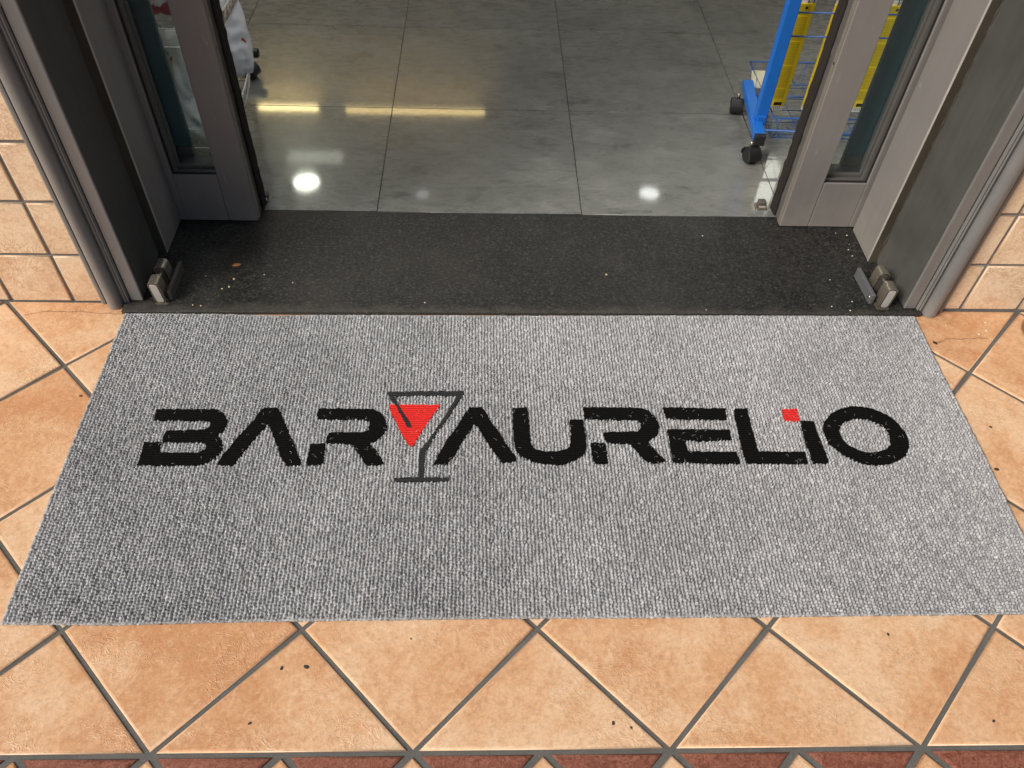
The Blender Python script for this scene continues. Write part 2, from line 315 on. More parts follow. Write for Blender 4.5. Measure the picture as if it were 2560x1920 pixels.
BEAD = plain('grey_glazing_bead', (.085,.083,.078), .45)
PLASTER = plain('shop_plaster', (.42,.38,.32), .8)
WOODWALL = plain('warm_wood_panelling', (.26,.16,.085), .5)
CEILM = plain('ceiling_board', (.40,.40,.38), .85)
def m_glass(name, tint, ior=1.45):
    s = NT(name); t = s.t; t.nodes.remove(s.b)
    tr = s.n('BsdfTransparent'); tr.inputs[0].default_value = (*tint, 1); gl = s.n('BsdfGlossy'); gl.inputs['Roughness'].default_value = .03
    lw = s.n('LayerWeight'); lw.inputs[0].default_value = .5; mx = s.n('MixShader')
    s.l(s.math('ADD', s.math('MULTIPLY', s.math('POWER', lw.outputs['Facing'], 4.0), .6), .045), mx.inputs[0]); s.l(tr.outputs[0], mx.inputs[1]); s.l(gl.outputs[0], mx.inputs[2]); s.l(mx.outputs[0], t.nodes['Material Output'].inputs[0])
    return s.m
PANE = m_glass('grey_blue_door_glass', (.90,.95,.95))
CLEAR = m_glass('clear_plastic', (.86,.85,.84), 1.5)
def m_emit(name, c, e):
    s = NT(name); return s.out((.8,.8,.8), .4, **{'Emission_Color': (*c,1), 'Emission_Strength': e})

def m_pile():
    s = NT('grey_loop_pile'); at = s.n('Attribute', attribute_name='yarn').outputs['Fac']
    v = s.coord(); n1 = s.noise(v, 420, 3, .7, .5); n2 = s.noise(v, 2.6, 5, .6)
    st = s.n('VectorMath', operation='MULTIPLY'); st.inputs[1].default_value = (1, .35, 1); s.l(v, st.inputs[0])
    n3 = s.noise(st.outputs[0], 900, 2, .6)
    f = s.math('ADD', s.math('MULTIPLY', at, .62), s.math('MULTIPLY', n1, .34)); f = s.math('ADD', f, s.math('MULTIPLY', n3, .14))
    c = s.ramp(f, [(.25, (.070,.071,.074)), (.46, (.222,.224,.228)), (.62, (.385,.388,.392)), (.80, (.64,.643,.645))])
    c = s.mix(.8, c, s.ramp(n2, [(.34,.80),(.62,1.06)]), 'MULTIPLY')
    return s.out(c, .95, s.bump(n1, .5, .0008), spec=.15)
PILE = m_pile()
def m_inlay(name, c, c2):
    s = NT(name); v = s.coord()
    w = s.n('TexWave', wave_type='BANDS', bands_direction='Y'); w.inputs['Scale'].default_value = 50; w.inputs['Distortion'].default_value = 1.2
    w.inputs['Detail'].default_value = 3; w.inputs['Detail Scale'].default_value = 4; s.l(v, w.inputs['Vector'])
    a = s.noise(v, 600, 3, .7); f = s.math('ADD', s.math('MULTIPLY', w.outputs['Fac'], .5), s.math('MULTIPLY', a, .5))
    nn = s.bump(f, 1.0, .003)
    return s.out(s.ramp(a, [(.3, c), (.75, c2)]), .97, nn, spec=.05)
INK = m_inlay('black_inlay', (.003,.003,.003), (.011,.0105,.010))
CHAR = m_inlay('charcoal_inlay', (.020,.020,.021), (.055,.055,.056))
RED = m_inlay('red_inlay', (.58,.016,.015), (.86,.055,.045))

# ================================================================ the setting
g = MB(); g.add([(-60,-60,-.03),(60,-60,-.03),(60,60,-.03),(-60,60,-.03)], [(0,1,2,3)])
struct(g.build('pavement', PAVE))
GX, GY, D = -.89399, -.88172, .440594
YB = GY - D/2               # joint line between the big tiles and the red border
X0, X1 = -2.75, 2.75
pf = MB().box(X0, X1, -2.35, .02, -.028, -.0045).build('porch_floor', GROUT); struct(pf)

def inset(poly, dist):
    n = len(poly); out = []
    for i in range(n):
        p0, p1, p2 = Vector(poly[i-1]), Vector(poly[i]), Vector(poly[(i+1)%n])
        a = (p1-p0).normalized(); b = (p2-p1).normalized(); na = Vector((-a.y,a.x)); nb = Vector((-b.y,b.x))
        k = na+nb; k = k/(k.dot(na)) if k.dot(na) > 1e-6 else na
        out.append(tuple(p1 + k*dist))
    return out
def clip(poly, ax, lim, keep_less):
    out = []; n = len(poly)
    ins = lambda p: (p[ax] <= lim) if keep_less else (p[ax] >= lim)
    for i in range(n):
        a, b = poly[i], poly[(i+1)%n]
        if ins(a): out.append(a)
        if ins(a) != ins(b):
            t = (lim-a[ax])/(b[ax]-a[ax]); out.append((a[0]+t*(b[0]-a[0]), a[1]+t*(b[1]-a[1])))
    o2 = []
    for p in out:
        if not o2 or (Vector(p)-Vector(o2[-1])).length > 1e-4: o2.append(p)
    if len(o2) > 1 and (Vector(o2[0])-Vector(o2[-1])).length < 1e-4: o2.pop()
    return o2
def area(p): return .5*sum(p[i-1][0]*p[i][1]-p[i][0]*p[i-1][1] for i in range(len(p)))
def tile_mesh(poly, name='tile', h=.009, bev=.0055):
    c = (sum(p[0] for p in poly)/len(poly), sum(p[1] for p in poly)/len(poly))
    loc = [(p[0]-c[0], p[1]-c[1]) for p in poly]; m = MB(); n = len(loc)
    rings = [(loc,-h),(loc,-.0032),(inset(loc,bev*.3),-.0011),(inset(loc,bev),0)]
    for (pp,z) in rings: m.v += [(x,y,z) for x,y in pp]
    for k in range(3):
        for i in range(n):
            j = (i+1)%n; m.f.append((k*n+i,k*n+j,(k+1)*n+j,(k+1)*n+i)); m.sm.append(k>0)
    m.f.append(tuple(3*n+i for i in range(n))); m.sm.append(False)
    me = bpy.data.meshes.new(name); me.from_pydata(m.v, [], m.f); me.polygons.foreach_set('use_smooth', m.sm); me.update()
    return me, c
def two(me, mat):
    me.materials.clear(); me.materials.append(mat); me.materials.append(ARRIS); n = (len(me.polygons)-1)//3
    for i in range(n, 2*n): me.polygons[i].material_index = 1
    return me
J = .0043
diamond = lambda cx, cy, h: [(cx+h,cy),(cx,cy+h),(cx-h,cy),(cx,cy-h)]
hd = D/2 - J*math.sqrt(2)
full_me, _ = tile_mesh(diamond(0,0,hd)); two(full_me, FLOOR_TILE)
def put(me, c, mat, parent, name, jit=.0003):
    if not me.materials: me.materials.append(mat)
    o = link(name, me, None, None); o.location = (c[0], c[1], random.uniform(-jit, jit*.4))
    o.rotation_euler = (random.gauss(0,.0007), random.gauss(0,.0007), 0); o.parent = parent; return o
def lay(y_lo, y_hi):
    j0 = int((y_lo-GY)/D)-2; j1 = int((y_hi-GY)/D)+2
    for jj in range(2*j0, 2*j1+1):
        cy = GY + jj*D/2; off = .5 if jj % 2 == 0 else 0
        for i in range(-6, 12):
            cx = GX + (i+off)*D
            p = diamond(cx, cy, hd)
            if max(q[1] for q in p) < y_lo or min(q[1] for q in p) > y_hi: continue
            whole = min(q[1] for q in p) > y_lo and max(q[1] for q in p) < y_hi and cx-hd > X0 and cx+hd < X1
            if whole: put(full_me, (cx,cy), FLOOR_TILE, pf, 'tile'); continue
            p = clip(clip(clip(clip(p,1,y_lo,False),1,y_hi,True),0,X0,False),0,X1,True)
            if len(p) < 3 or area(p) < .0008: continue
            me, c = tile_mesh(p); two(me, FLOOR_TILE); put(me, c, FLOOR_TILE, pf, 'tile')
lay(YB+J, -.0012)
# border band of brick-red triangles with small cream squares on their points
e = D/2; band = e; yt = YB-J; yb = YB-band+J; ym = YB-band/2; hh = e/2-J*1.5
bd_me, _ = tile_mesh(diamond(0,0,hh)); bd_me.materials.append(FLOOR_TILE)
t_me, tc = tile_mesh([(-e/2+J*3.4, band/2-J),(0,J*2.4),(e/2-J*3.4,band/2-J)][::-1] if False else [(0,J*2.4),(e/2-J*3.4,band/2-J),(-e/2+J*3.4,band/2-J)])
b_me, bc = tile_mesh([(0,-J*2.4),(-e/2+J*3.4,-band/2+J),(e/2-J*3.4,-band/2+J)])
for i in range(-12, 22):
    cx = GX + i*e
    if cx-e/2 < X0 or cx+e/2 > X1: continue
    put(bd_me, (cx,ym), FLOOR_TILE, pf, 'border_tile')
    for me, c in ((t_me,tc),(b_me,bc)):
        put(me, (cx+e/2+c[0], ym+c[1]), BORDER_RED, pf, 'border_tile')
YB2 = YB-band
lay(-2.34, YB2-J)
# hairline cracks in two floor tiles by the wall
CRK = plain('crack_line', (.10,.05,.03), .9)
def crack(pts, w):
    m = MB(); vs = []
    P = []
    for a, b in zip(pts[:-1], pts[1:]):
        for k in range(5):
            t = k/5; P.append((a[0]+(b[0]-a[0])*t+random.gauss(0,.0009), a[1]+(b[1]-a[1])*t+random.gauss(0,.0009)))
    P.append(pts[-1]); n = len(P)
    for i, (x,y) in enumerate(P):
        ww = w*(.5+random.random()); vs += [(x,y-ww,.0007),(x,y+ww,.0007)]
    m.add(vs, [(2*i,2*i+2,2*i+3,2*i+1) for i in range(n-1)]); m.build('crack', CRK, pf)
crack([(-1.27,-.051),(-1.227,-.039),(-1.148,-.037),(-1.087,-.042),(-1.03,-.045)], .0006)
crack([(1.043,-.121),(1.055,-.117),(1.075,-.104),(1.107,-.108),(1.151,-.103),(1.183,-.103)], .0007)

# threshold slab of black granite and the polished shop floor behind it
GZ = .010
gr = MB().prism([(-1.031,-.0445),(1.034,-.0255),(1.034,.3805),(-1.031,.3805)], -.025, GZ).build('threshold', GRANITE, bevel=.002); struct(gr)
sf = MB().box(-3.2, 3.2, .3815, 6.6, -.03, GZ-.004).build('shop_floor', m_grout('dark_floor_joint', (.010,.009,.008), (.022,.020,.018))); struct(sf)
k = (CAMP.z-GZ)/CAMP.z; IP = .6*k; IX = CAMP.x+(-.43078-CAMP.x)*k; IY = CAMP.y+(.97053-CAMP.y)*k
jt = .0013; sq = [(-IP/2+jt,-IP/2+jt),(IP/2-jt,-IP/2+jt),(IP/2-jt,IP/2-jt),(-IP/2+jt,IP/2-jt)]
def slab(poly):
    me, c = tile_mesh(poly, 'floor_slab', h=.006, bev=.0002); me.materials.append(SLATE); return me, c
slab_me, _ = slab(sq)
for j in range(-1, 9):
    for i in range(-5, 6):
        cx = IX+(i+.5)*IP; cy = IY+(j+.5)*IP
        if cx-IP/2 < -3.2 or cx+IP/2 > 3.2: continue
        p = [(cx+a,cy+b) for a,b in sq]
        if j == -1: p = clip(p, 1, .3825, False); me, c = slab(p)
        else: me, c = slab_me, (cx,cy)
        o = link('floor_slab', me, None); o.location = (c[0],c[1],GZ); o.parent = sf
        o.rotation_euler = (0,0,0 if j == -1 else random.choice((0,math.pi)))
# shell of the shop
struct(MB().box(-3.35,3.35,.32,6.75,2.9,3.0).build('shop_ceiling', CEILM))
struct(MB().box(-3.35,-3.2,.32,6.75,-.03,2.9).build('shop_wall_left', WOODWALL))
struct(MB().box(3.2,3.35,.32,6.75,-.03,2.9).build('shop_wall_right', PLASTER))
struct(MB().box(-3.2,3.2,6.6,6.75,-.03,2.9).build('shop_wall_back', WOODWALL))

# ---------------------------------------------------------------- tiled facade walls
WP = .1548
def facade(sgn, xin, xjoint, z0, label):
    t = thing('tiled_wall', label, 'wall', (sgn*1.7,.15,0), 'tiled facade walls')
    xo = sgn*2.75; a, b = min(xin-sgn*.045,xo), max(xin-sgn*.045,xo)
    MB().box(a, b, .0045, .30, -.02, 3.0).build('wall_core', WGROUT, t)
    jw = .0042; hs = WP/2-jw
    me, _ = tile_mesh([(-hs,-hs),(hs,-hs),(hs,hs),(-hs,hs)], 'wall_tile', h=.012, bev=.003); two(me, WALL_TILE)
    for r in range(0, 18):
        for cidx in range(-1, 11):
            cx = xjoint + sgn*(cidx+.5)*WP; cz = z0+(r+.5)*WP
            lo, hi = cx-hs, cx+hs
            if sgn < 0: hi = min(hi, xin)
            else: lo = max(lo, xin)
            if hi-lo < .02 or max(abs(lo),abs(hi)) > 2.75: continue
            zl, zh = max(cz-hs, .0015), cz+hs
            if hi-lo < 2*hs-.001 or zl > cz-hs+.001:
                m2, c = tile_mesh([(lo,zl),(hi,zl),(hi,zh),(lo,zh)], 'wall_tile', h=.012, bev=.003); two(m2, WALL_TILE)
            else: m2, c = me, (cx,cz)
            o = link('wall_tile', m2, None); o.location = (c[0]-t.location.x, random.uniform(-.0004,.0004)-t.location.y, c[1]); o.rotation_euler = (R(90)+random.gauss(0,.001),0,random.gauss(0,.001)); o.parent = t
facade(-1, -1.088, -1.1655, -.004, 'beige tiled wall left of the shop doorway')
facade(1, 1.083, 1.149, .001, 'beige tiled wall right of the shop doorway')

# ---------------------------------------------------------------- dark metal door surround with roll moulding
def arc(cx, cy, r, a0, a1, n=14): return [(cx+r*math.cos(R(a0+(a1-a0)*k/n)), cy+r*math.sin(R(a0+(a1-a0)*k/n))) for k in range(n+1)]
HT = 2.42
sur = thing('door_surround', 'dark grey metal door surround with rounded moulding framing the shop entrance', 'door frame', (0,0,0))
for sgn, sh in ((-1,0),(1,.006)):
    X = lambda a: sgn*a + sh
    # moulding seen from above: outer lip, big roll, flat fillet, two beads
    prof = [(1.092,.02),(1.092,-.007),(1.087,-.010),(1.081,-.0095),(1.0795,-.006),(1.0735,-.006),(1.0725,-.010)]
    prof += arc(1.0535,-.012,.019,180,360,16)
    prof += [(1.033,-.009),(1.0305,-.009)] + arc(1.0275,-.010,.003,180,360,6) + [(1.0235,-.008)] + arc(1.0215,-.009,.0024,180,360,6) + [(1.0185,-.004),(1.0185,.02)]
    m = MB().prism([(X(a),b) for a,b in prof], .001, HT, smooth=True)
    o = m.build('moulding', ANTH, sur)
    md = o.modifiers.new('es','EDGE_SPLIT'); md.split_angle = R(35)
    MB().box(*sorted((X(1.0160),X(.985))), -.0055, .0008, .0105, HT).build('face_strip', ANTH, sur, bevel=.0025)
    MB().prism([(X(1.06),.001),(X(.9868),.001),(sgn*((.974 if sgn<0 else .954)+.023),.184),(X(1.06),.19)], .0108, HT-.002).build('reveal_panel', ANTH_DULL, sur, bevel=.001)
    # thin slit lines left where the strips are tacked
    for zz in (.28,.75,1.3): MB().box(*sorted((X(1.0188),X(1.0158))), -.0050, .001, zz, zz+.012).build('weld_tack', ANTH, sur, bevel=.001)
    xj = .974 if sgn < 0 else .954
    xw = abs(sgn*1.0+sh)
    MB().box(*sorted((sgn*xj, sgn*1.06)), .186, .325, .0104, HT-.004).build('door_jamb', ALU, sur, bevel=.0025)
    MB().box(*sorted((sgn*(xj+.0012), sgn*(xj+.0245))), .1815, .1858, .011, HT-.006).build('seal_strip', STRIP, sur)
    MB().box(*sorted((sgn*(xj-.0005), sgn*(xj+.0006))), .1822, .189, .012, HT-.006).build('chamfer_glint', GLINT, sur)  # pale sliver: the glint of the jamb chamfer put into colour
    # ragged sealant bead along the strip
    pts = [(sgn*(xj+.0235)+random.gauss(0,.0009), .1805+random.gauss(0,.0008), .013+kk*.012) for kk in range(120)]
    MB().tube(pts, [abs(random.gauss(.0021,.0009))+.0006 for _ in pts], 5).build('sealant_bead', STRIP, sur)
MB().box(-1.092,1.097,-.006,.325,HT+.001,HT+.14).build('lintel', ANTH, sur, bevel=.004)
lin = MB().box(-1.6,1.6,.006,.30,HT+.142,3.0).build('upper_wall', PLASTER); lin.data.name = 'upper_wall'; tag(lin, 'plastered wall above the shop doorway', 'wall')

# ---------------------------------------------------------------- sliding doors
def sliding_door(sgn, x_in, x_seam, x_gl, x_out, y0, label):
    DT = .088; y1 = y0+DT; H = 2.36; zb = .0125
    t = thing('sliding_door', label, 'door', (sgn*.87, y0, 0), 'pair of sliding shop doors')
    S = lambda a, b: sorted((sgn*a, sgn*b))
    MB().box(*S(x_in, x_seam-.0004), y0, y1, zb, H).build('stile', ALU, t, bevel=.0022)
    MB().box(*S(x_gl, x_out), y0, y1, zb, H).build('stile', ALU, t, bevel=.0022)
    MB().box(*S(x_seam+.0004, x_gl-.0003), y0+.0004, y1, zb, .161).build('bottom_rail', ALU, t, bevel=.0018)
    MB().box(*S(x_seam+.0004, x_gl-.0003), y0+.0004, y1, H-.12, H).build('top_rail', ALU, t, bevel=.0018)
    # black gasket round the opening, then grey beads stepping back to the glass
    gk = MB(); gk.box(*S(x_seam-.001, x_gl+.001), y0+.006, y0+.010, .158, .1645); gk.box(*S(x_gl-.004, x_gl+.001), y0+.006, y0+.010, .158, H-.118)
    gk.build('gasket', BLACKRUB, t)
    for (ya, yb2, dz, dx) in ((.0115,.024,.010,.013),(.026,.036,.019,.017)):
        b = MB(); b.box(*S(x_seam-.002, x_gl+.002), y0+ya, y0+yb2, .15, .161+dz-.004); b.box(*S(x_gl-dx, x_gl+.002), y0+ya, y0+yb2, .161+dz-.004, H-.11)
        b.build('glazing_bead', BEAD, t, bevel=.0012)
    MB().box(*S(x_seam-.003, x_gl+.003), y0+.037, y0+.041, .15, H-.1).build('glass_pane', PANE, t)
    b = MB(); b.box(*S(x_seam-.002, x_gl+.002), y0+.044, y1-.002, .15, .168); b.build('glazing_bead', BEAD, t)
    # closing edge: tan worn face, rubber lip and two rows of brush pile
    MB().box(*S(x_in-.0016, x_in+.002), y0+.004, y0+.022, zb+.002, H-.002).build('edge_face', EDGE, t)
    MB().box(*S(x_in-.0012, x_in+.002), y0+.0235, y0+.046, zb+.002, H-.002).build('edge_channel', BEAD if sgn>0 else STRIP, t)
    for yy, rr in ((y0+.055,.0066),(y0+.070,.0072),(y0+.083,.0070)):
        n = 150; pts = [(sgn*(x_in-.003)+random.gauss(0,.0006), yy+random.gauss(0,.0008), zb+.002+kk*(H-.02)/n) for kk in range(n+1)]
        MB().tube(pts, [rr+random.gauss(0,.0006) for _ in pts], 6).build('brush_seal', BRUSH, t)
    hz = .50 if sgn > 0 else .51
    MB().lathe([(0.0001,-.0004),(.0042,-.0004),(.0042,.0004)], (sgn*(x_in-.0018), y0+.012, hz), 'x', 14).build('screw_hole', BLACKRUB, t)
    return t
dl = sliding_door(-1, .757, .838, .957, 1.20, .326, 'half-open grey aluminium sliding door on the left, narrow glass pane')
dr = sliding_door(1, .741, .824, .945, 1.20, .336, 'half-open grey aluminium sliding door on the right, narrow glass pane')
# fixed dark teal side panes just behind them
for sgn, xe, y0, w in ((-1,.912,.405,'left'),(1,.890,.414,'right')):
    t = thing('fixed_side_pane', 'dark teal fixed glass pane behind the %s sliding door' % w, 'window', (sgn*1.1,y0,0), 'fixed side panes')
    S = lambda a, b: sorted((sgn*a, sgn*b))
    MB().box(*S(xe, 1.6), y0, y0+.012, .20, 2.34).build('pane', TEAL, t)
    MB().box(*S(xe+.001, 1.6), y0-.002, y0+.016, .0112, .198).build('bottom_rail', BEAD, t, bevel=.002)
    MB().box(*S(1.04, 3.2), y0+.02, y0+.07, -.02, 2.9).build('side_wall', PLASTER, t)
# small metal floor guides at the door feet
for sgn, x, y, w in ((-1,.758,.432,'left'),(1,.708,.432,'right')):
    t = thing('floor_guide', 'small metal floor guide at the foot of the %s sliding door' % w, 'door guide', (sgn*x,y,GZ), 'sliding door floor guides')
    a = sgn*x
    MB().prism(rrect(.036,.034,.006,a,y), GZ+.0004, GZ+.004).build('base_plate', STEEL, t)
    MB().box(a-.012,a+.012,y-.010,y+.012,GZ+.0042,GZ+.022).build('guide_block', DARKIRON, t, bevel=.004)
    MB().box(a-.010,a+.010,y-.0145,y-.0105,GZ+.0042,GZ+.011).build('clip', STEELFACE, t, bevel=.001)

# ---------------------------------------------------------------- shutter locks and brackets on the threshold
def shutter_lock(x, y, lean, label):
    t = thing('shutter_lock', label, 'lock', (x,y,GZ), 'shutter locks on the threshold')
    W, H, DP = .028, .067, .034
    def block(y0, dp, nm, hollow):
        prof = [(px+lean*(pz)/H, pz) for px, pz in rrect(W, H, .0100, x, GZ+.0006+H/2)]
        b = MB().prism(prof, y0, y0+dp, 'y', smooth=True).build(nm, STEEL, t); b.modifiers.new('es','EDGE_SPLIT').split_angle = R(40)
        bv = b.modifiers.new('bv','BEVEL'); bv.width = .0012; bv.segments = 2; bv.limit_method = 'ANGLE'; bv.angle_limit = R(50)
        p2 = [(px+lean*(pz)/H, pz) for px, pz in rrect(W-.0040, H-.0040, .0085, x, GZ+.0006+H/2)]
        MB().prism(p2, y0-.0005, y0+.001, 'y').build('groove', BLACKRUB, b)
        p3 = [(px+lean*(pz)/H, pz) for px, pz in rrect(W-.0085, H-.0085, .0065, x, GZ+.0006+H/2)]
        MB().prism(p3, y0-.0012, y0+.001, 'y').build('face_plate', DARKIRON if hollow else STEELFACE, b, bevel=.0006)  # on the keeper, a dark plate paints the shade inside its hollow
    block(y, DP, 'lock_body', False); block(y+.062, .034, 'keeper', True)
    MB().tube([(x+lean*.5,y+DP-.004,GZ+.052),(x+lean*.5,y+.066,GZ+.052)], .0048, 12).build('bolt_pin', STEEL, t)
    MB().prism(rrect(.034,.05,.006,x,y+.02), GZ+.0002, GZ+.0012).build('foot_plate', STEEL, t)
shutter_lock(-.936, -.014, -.006, 'steel shutter lock on the threshold by the left door jamb')
shutter_lock(.934, -.006, .006-.002, 'steel shutter lock on the threshold by the right door jamb')
def bracket(x0, x1, y0, y1, skew, mat, label):
    o = MB(); h = .031
    o.add([(x0,y0,GZ+.0004),(x1,y0,GZ+.0004),(x1+skew,y1,GZ+.0004),(x0+skew,y1,GZ+.0004),(x0,y0,GZ+h),(x1,y0,GZ+h),(x1+skew,y1,GZ+h),(x0+skew,y1,GZ+h)],
          [(0,3,2,1),(4,5,6,7),(0,1,5,4),(1,2,6,5),(2,3,7,6),(3,0,4,7)])
    o.build('bar', mat, None, bevel=.0012)
    ob = bpy.context.scene.objects['bar'] if False else COL.objects[-1]
    return ob
tb = thing('floor_bracket', 'dark flat iron bracket standing beside the left shutter lock', 'bracket', (-.915,.05,GZ), 'floor brackets')
b = bracket(-.9205,-.911,-.004,.116,0,DARKIRON,''); attach(b, tb)
tb = thing('floor_bracket', 'bluish zinc bracket standing beside the right shutter lock', 'bracket', (.905,.06,GZ), 'floor brackets')
b = bracket(.9015,.9115,.010,.122,-.006,ZINC,''); attach(b, tb)
MB().lathe([(.0001,-.002),(.005,-.002),(.0055,.001)], (.9008,.022,GZ+.016), 'x', 14).build('bolt_head', STEEL, tb)
# ================================================================ the doormat
def inpoly(px, py, poly):
    c = np.zeros(px.shape, bool); n = len(poly)
    for i in range(n):
        x1, y1 = poly[i-1]; x2, y2 = poly[i]
        if y1 == y2: continue
        m = ((y1 > py) != (y2 > py)) & (px < (x2-x1)*(py-y1)/(y2-y1)+x1); c ^= m
    return c
mat_t = thing('doormat', 'grey ribbed loop doormat with black and red bar logo before the doorway', 'doormat', (0,-.45,0))
RP, LP = .0076, .0070; NR = int(2.034/RP); SX, SY = 4, 4
NL = int(.826/LP); nx, ny = NR*SX+1, NL*SY+1
u = np.linspace(0,1,nx)[None,:].repeat(ny,0); v = np.linspace(0,1,ny)[:,None].repeat(nx,1)
U1 = u[0]; V1 = v[:,0]
front = np.interp(U1,[0,.105,.21,.46,.60,.71,.82,1],[-.871,-.873,-.868,-.863,-.863,-.862,-.860,-.858])
back = np.interp(U1,[0,.12,.19,.25,.48,.75,1],[-.047,-.046,-.050,-.045,-.042,-.033,-.028])
left = np.interp(V1,[0,.27,.52,.75,1],[-1.005,-1.011,-1.016,-1.019,-1.022]); right = np.interp(V1,[0,.25,.5,.75,1],[1.012,1.013,1.016,1.013,1.015])
ri = np.clip(np.floor(u*NR),0,NR-1).astype(int); fu = u*NR-ri
lph = RNG.random(NR)*.9; wob = RNG.normal(0,.10,(NR,NL+3))
lv = v*NL + lph[ri]; li = np.floor(lv).astype(int); fv = lv-li
hr = RNG.random((NR,NL+3)); lat = RNG.normal(0,.13,(NR,NL+3)); tone = RNG.random((NR,NL+3))
cu = np.abs(2*np.clip(fu+lat[ri,li],0,1)-1); cv = np.abs(2*fv-1)
hgt = (1-cu**2.0)*(1-.85*cv**1.7)*(.70+.45*hr[ri,li])
hgt[:, 0::SX] *= .18
hgt = hgt + RNG.normal(0,.05,hgt.shape)
tread = np.array([[noise.noise(Vector((x*5.2,y*2.6,7))) for x in np.linspace(0,1,60)] for y in np.linspace(0,1,40)])
tv = tread[np.clip((v*39).astype(int),0,39), np.clip((u*59).astype(int),0,59)]
hgt = hgt*(1-.14*np.clip(tv,0,1))
X = left[:,None]+(right-left)[:,None]*u; Y = front[None,:]+(back-front)[None,:]*v
X = X + (wob[ri,li]*.004) + RNG.normal(0,.0005,X.shape); Y = Y + RNG.normal(0,.0004,Y.shape)
Z = .0022 + .0072*np.clip(hgt,0,1.15)
yarn = .20*tone[ri,li]+.36*RNG.random(X.shape)+.24
# long slow waves of the mat lying on the floor
Z += .0008*np.sin(X*5.1+1)*np.sin(Y*7+.5)
rim = np.minimum(np.minimum(u*NR,(1-u)*NR),np.minimum(v*NL,(1-v)*NL)); Z = np.where(rim < .55, np.clip(Z,.0050,.0066), Z)
INL = [n for n in OUTLINE if n != 'Oin']
inside = np.zeros(X.shape,bool)
for nme in INL:
    P_ = np.array(OUTLINE[nme]); lo, hi = P_.min(0)-.01, P_.max(0)+.01
    msk = (X>lo[0])&(X<hi[0])&(Y>lo[1])&(Y<hi[1])
    if nme == 'O':
        r_ = inpoly(X[msk],Y[msk],OUTLINE['O']) & ~inpoly(X[msk],Y[msk],OUTLINE['Oin'])
    else: r_ = inpoly(X[msk],Y[msk],OUTLINE[nme])
    tmp = np.zeros(X.shape,bool); tmp[msk] = r_; inside |= tmp
Z = np.where(inside, .0030, Z)
co = np.stack([X,Y,Z],-1).reshape(-1,3).astype(np.float32)
idx = np.arange(nx*ny).reshape(ny,nx)
quads = np.stack([idx[:-1,:-1],idx[:-1,1:],idx[1:,1:],idx[1:,:-1]],-1).reshape(-1,4)
# skirt down to the backing
ring = np.concatenate([idx[0,:],idx[1:,-1],idx[-1,-2::-1],idx[-2:0:-1,0]])
sk = co[ring].copy(); sk[:,2] = .0004; base = len(co); nr_ = len(ring)
co = np.concatenate([co,sk]); a = np.arange(nr_); bq = (a+1)%nr_
quads = np.concatenate([quads, np.stack([ring[a],base+a,base+bq,ring[bq]],-1)])
yv = np.concatenate([yarn.reshape(-1),RNG.random(nr_)]).astype(np.float32)
me = bpy.data.meshes.new('pile'); me.vertices.add(len(co)); me.vertices.foreach_set('co',co.ravel())
me.loops.add(quads.size); me.loops.foreach_set('vertex_index',quads.ravel().astype(np.int32))
me.polygons.add(len(quads)); me.polygons.foreach_set('loop_start',np.arange(0,quads.size,4,dtype=np.int32)); me.polygons.foreach_set('loop_total',np.full(len(quads),4,np.int32))
me.polygons.foreach_set('use_smooth',np.ones(len(quads),bool)); me.update(calc_edges=True)
at = me.attributes.new('yarn','FLOAT','POINT'); at.data.foreach_set('value',yv)
link('pile', me, PILE, mat_t)
MB().prism([(-1.002,-.8660),(1.009,-.8545),(1.012,-.0315),(-1.019,-.0505)], .0003, .0015).build('rubber_backing', BLACKRUB, mat_t)
def inlay(names, nm, mat, z, label=None, hole=None):
    m = MB()
    for n_ in names:
        def dense(pp):
            out = []
            for i in range(len(pp)):
                a, b = Vector(pp[i]), Vector(pp[(i+1)%len(pp)]); k = max(1,int((b-a).length/.005))
                for q in range(k):
                    c = a+(b-a)*(q/k); out.append((c.x+random.gauss(0,.0008), c.y+random.gauss(0,.0008)))
            return out
        pl = [dense(OUTLINE[n_])]
        if hole: pl.append(dense(hole)[::-1])
        flat = [p for poly in pl for p in poly]
        tri = tessellate_polygon([[Vector((x,y,0)) for x,y in poly] for poly in pl])
        m.add([(x,y,z) for x,y in flat], [tuple(t) for t in tri])
        for poly in pl:
            nn = len(poly); m.add([(x,y,z) for x,y in poly]+[(x,y,.002) for x,y in poly], [(i,(i+1)%nn,nn+(i+1)%nn,nn+i) for i in range(nn)])
    return m.build(nm, mat, mat_t, label=label)
ZL = .0072
for nms, ch in ((['B'],'B'),(['A'],'A'),(['R','Rb'],'R'),(['A2'],'A'),(['U'],'U'),(['R2','R2b'],'R'),(['Et','E'],'E'),(['L'],'L'),(['i'],'i stem')):
    inlay(nms, 'letter', INK, ZL, 'black inlaid letter '+ch)
inlay(['O'], 'letter', INK, ZL, 'black inlaid letter O', OUTLINE['Oin'])
inlay(['dot'], 'letter_dot', RED, ZL, 'red square dot of the letter i')
inlay(['tri'], 'drink_triangle', RED, ZL, 'red triangle in the cocktail glass')
inlay(['glass'], 'cocktail_glass_outline', CHAR, ZL+.0007, 'charcoal outline of a cocktail glass')
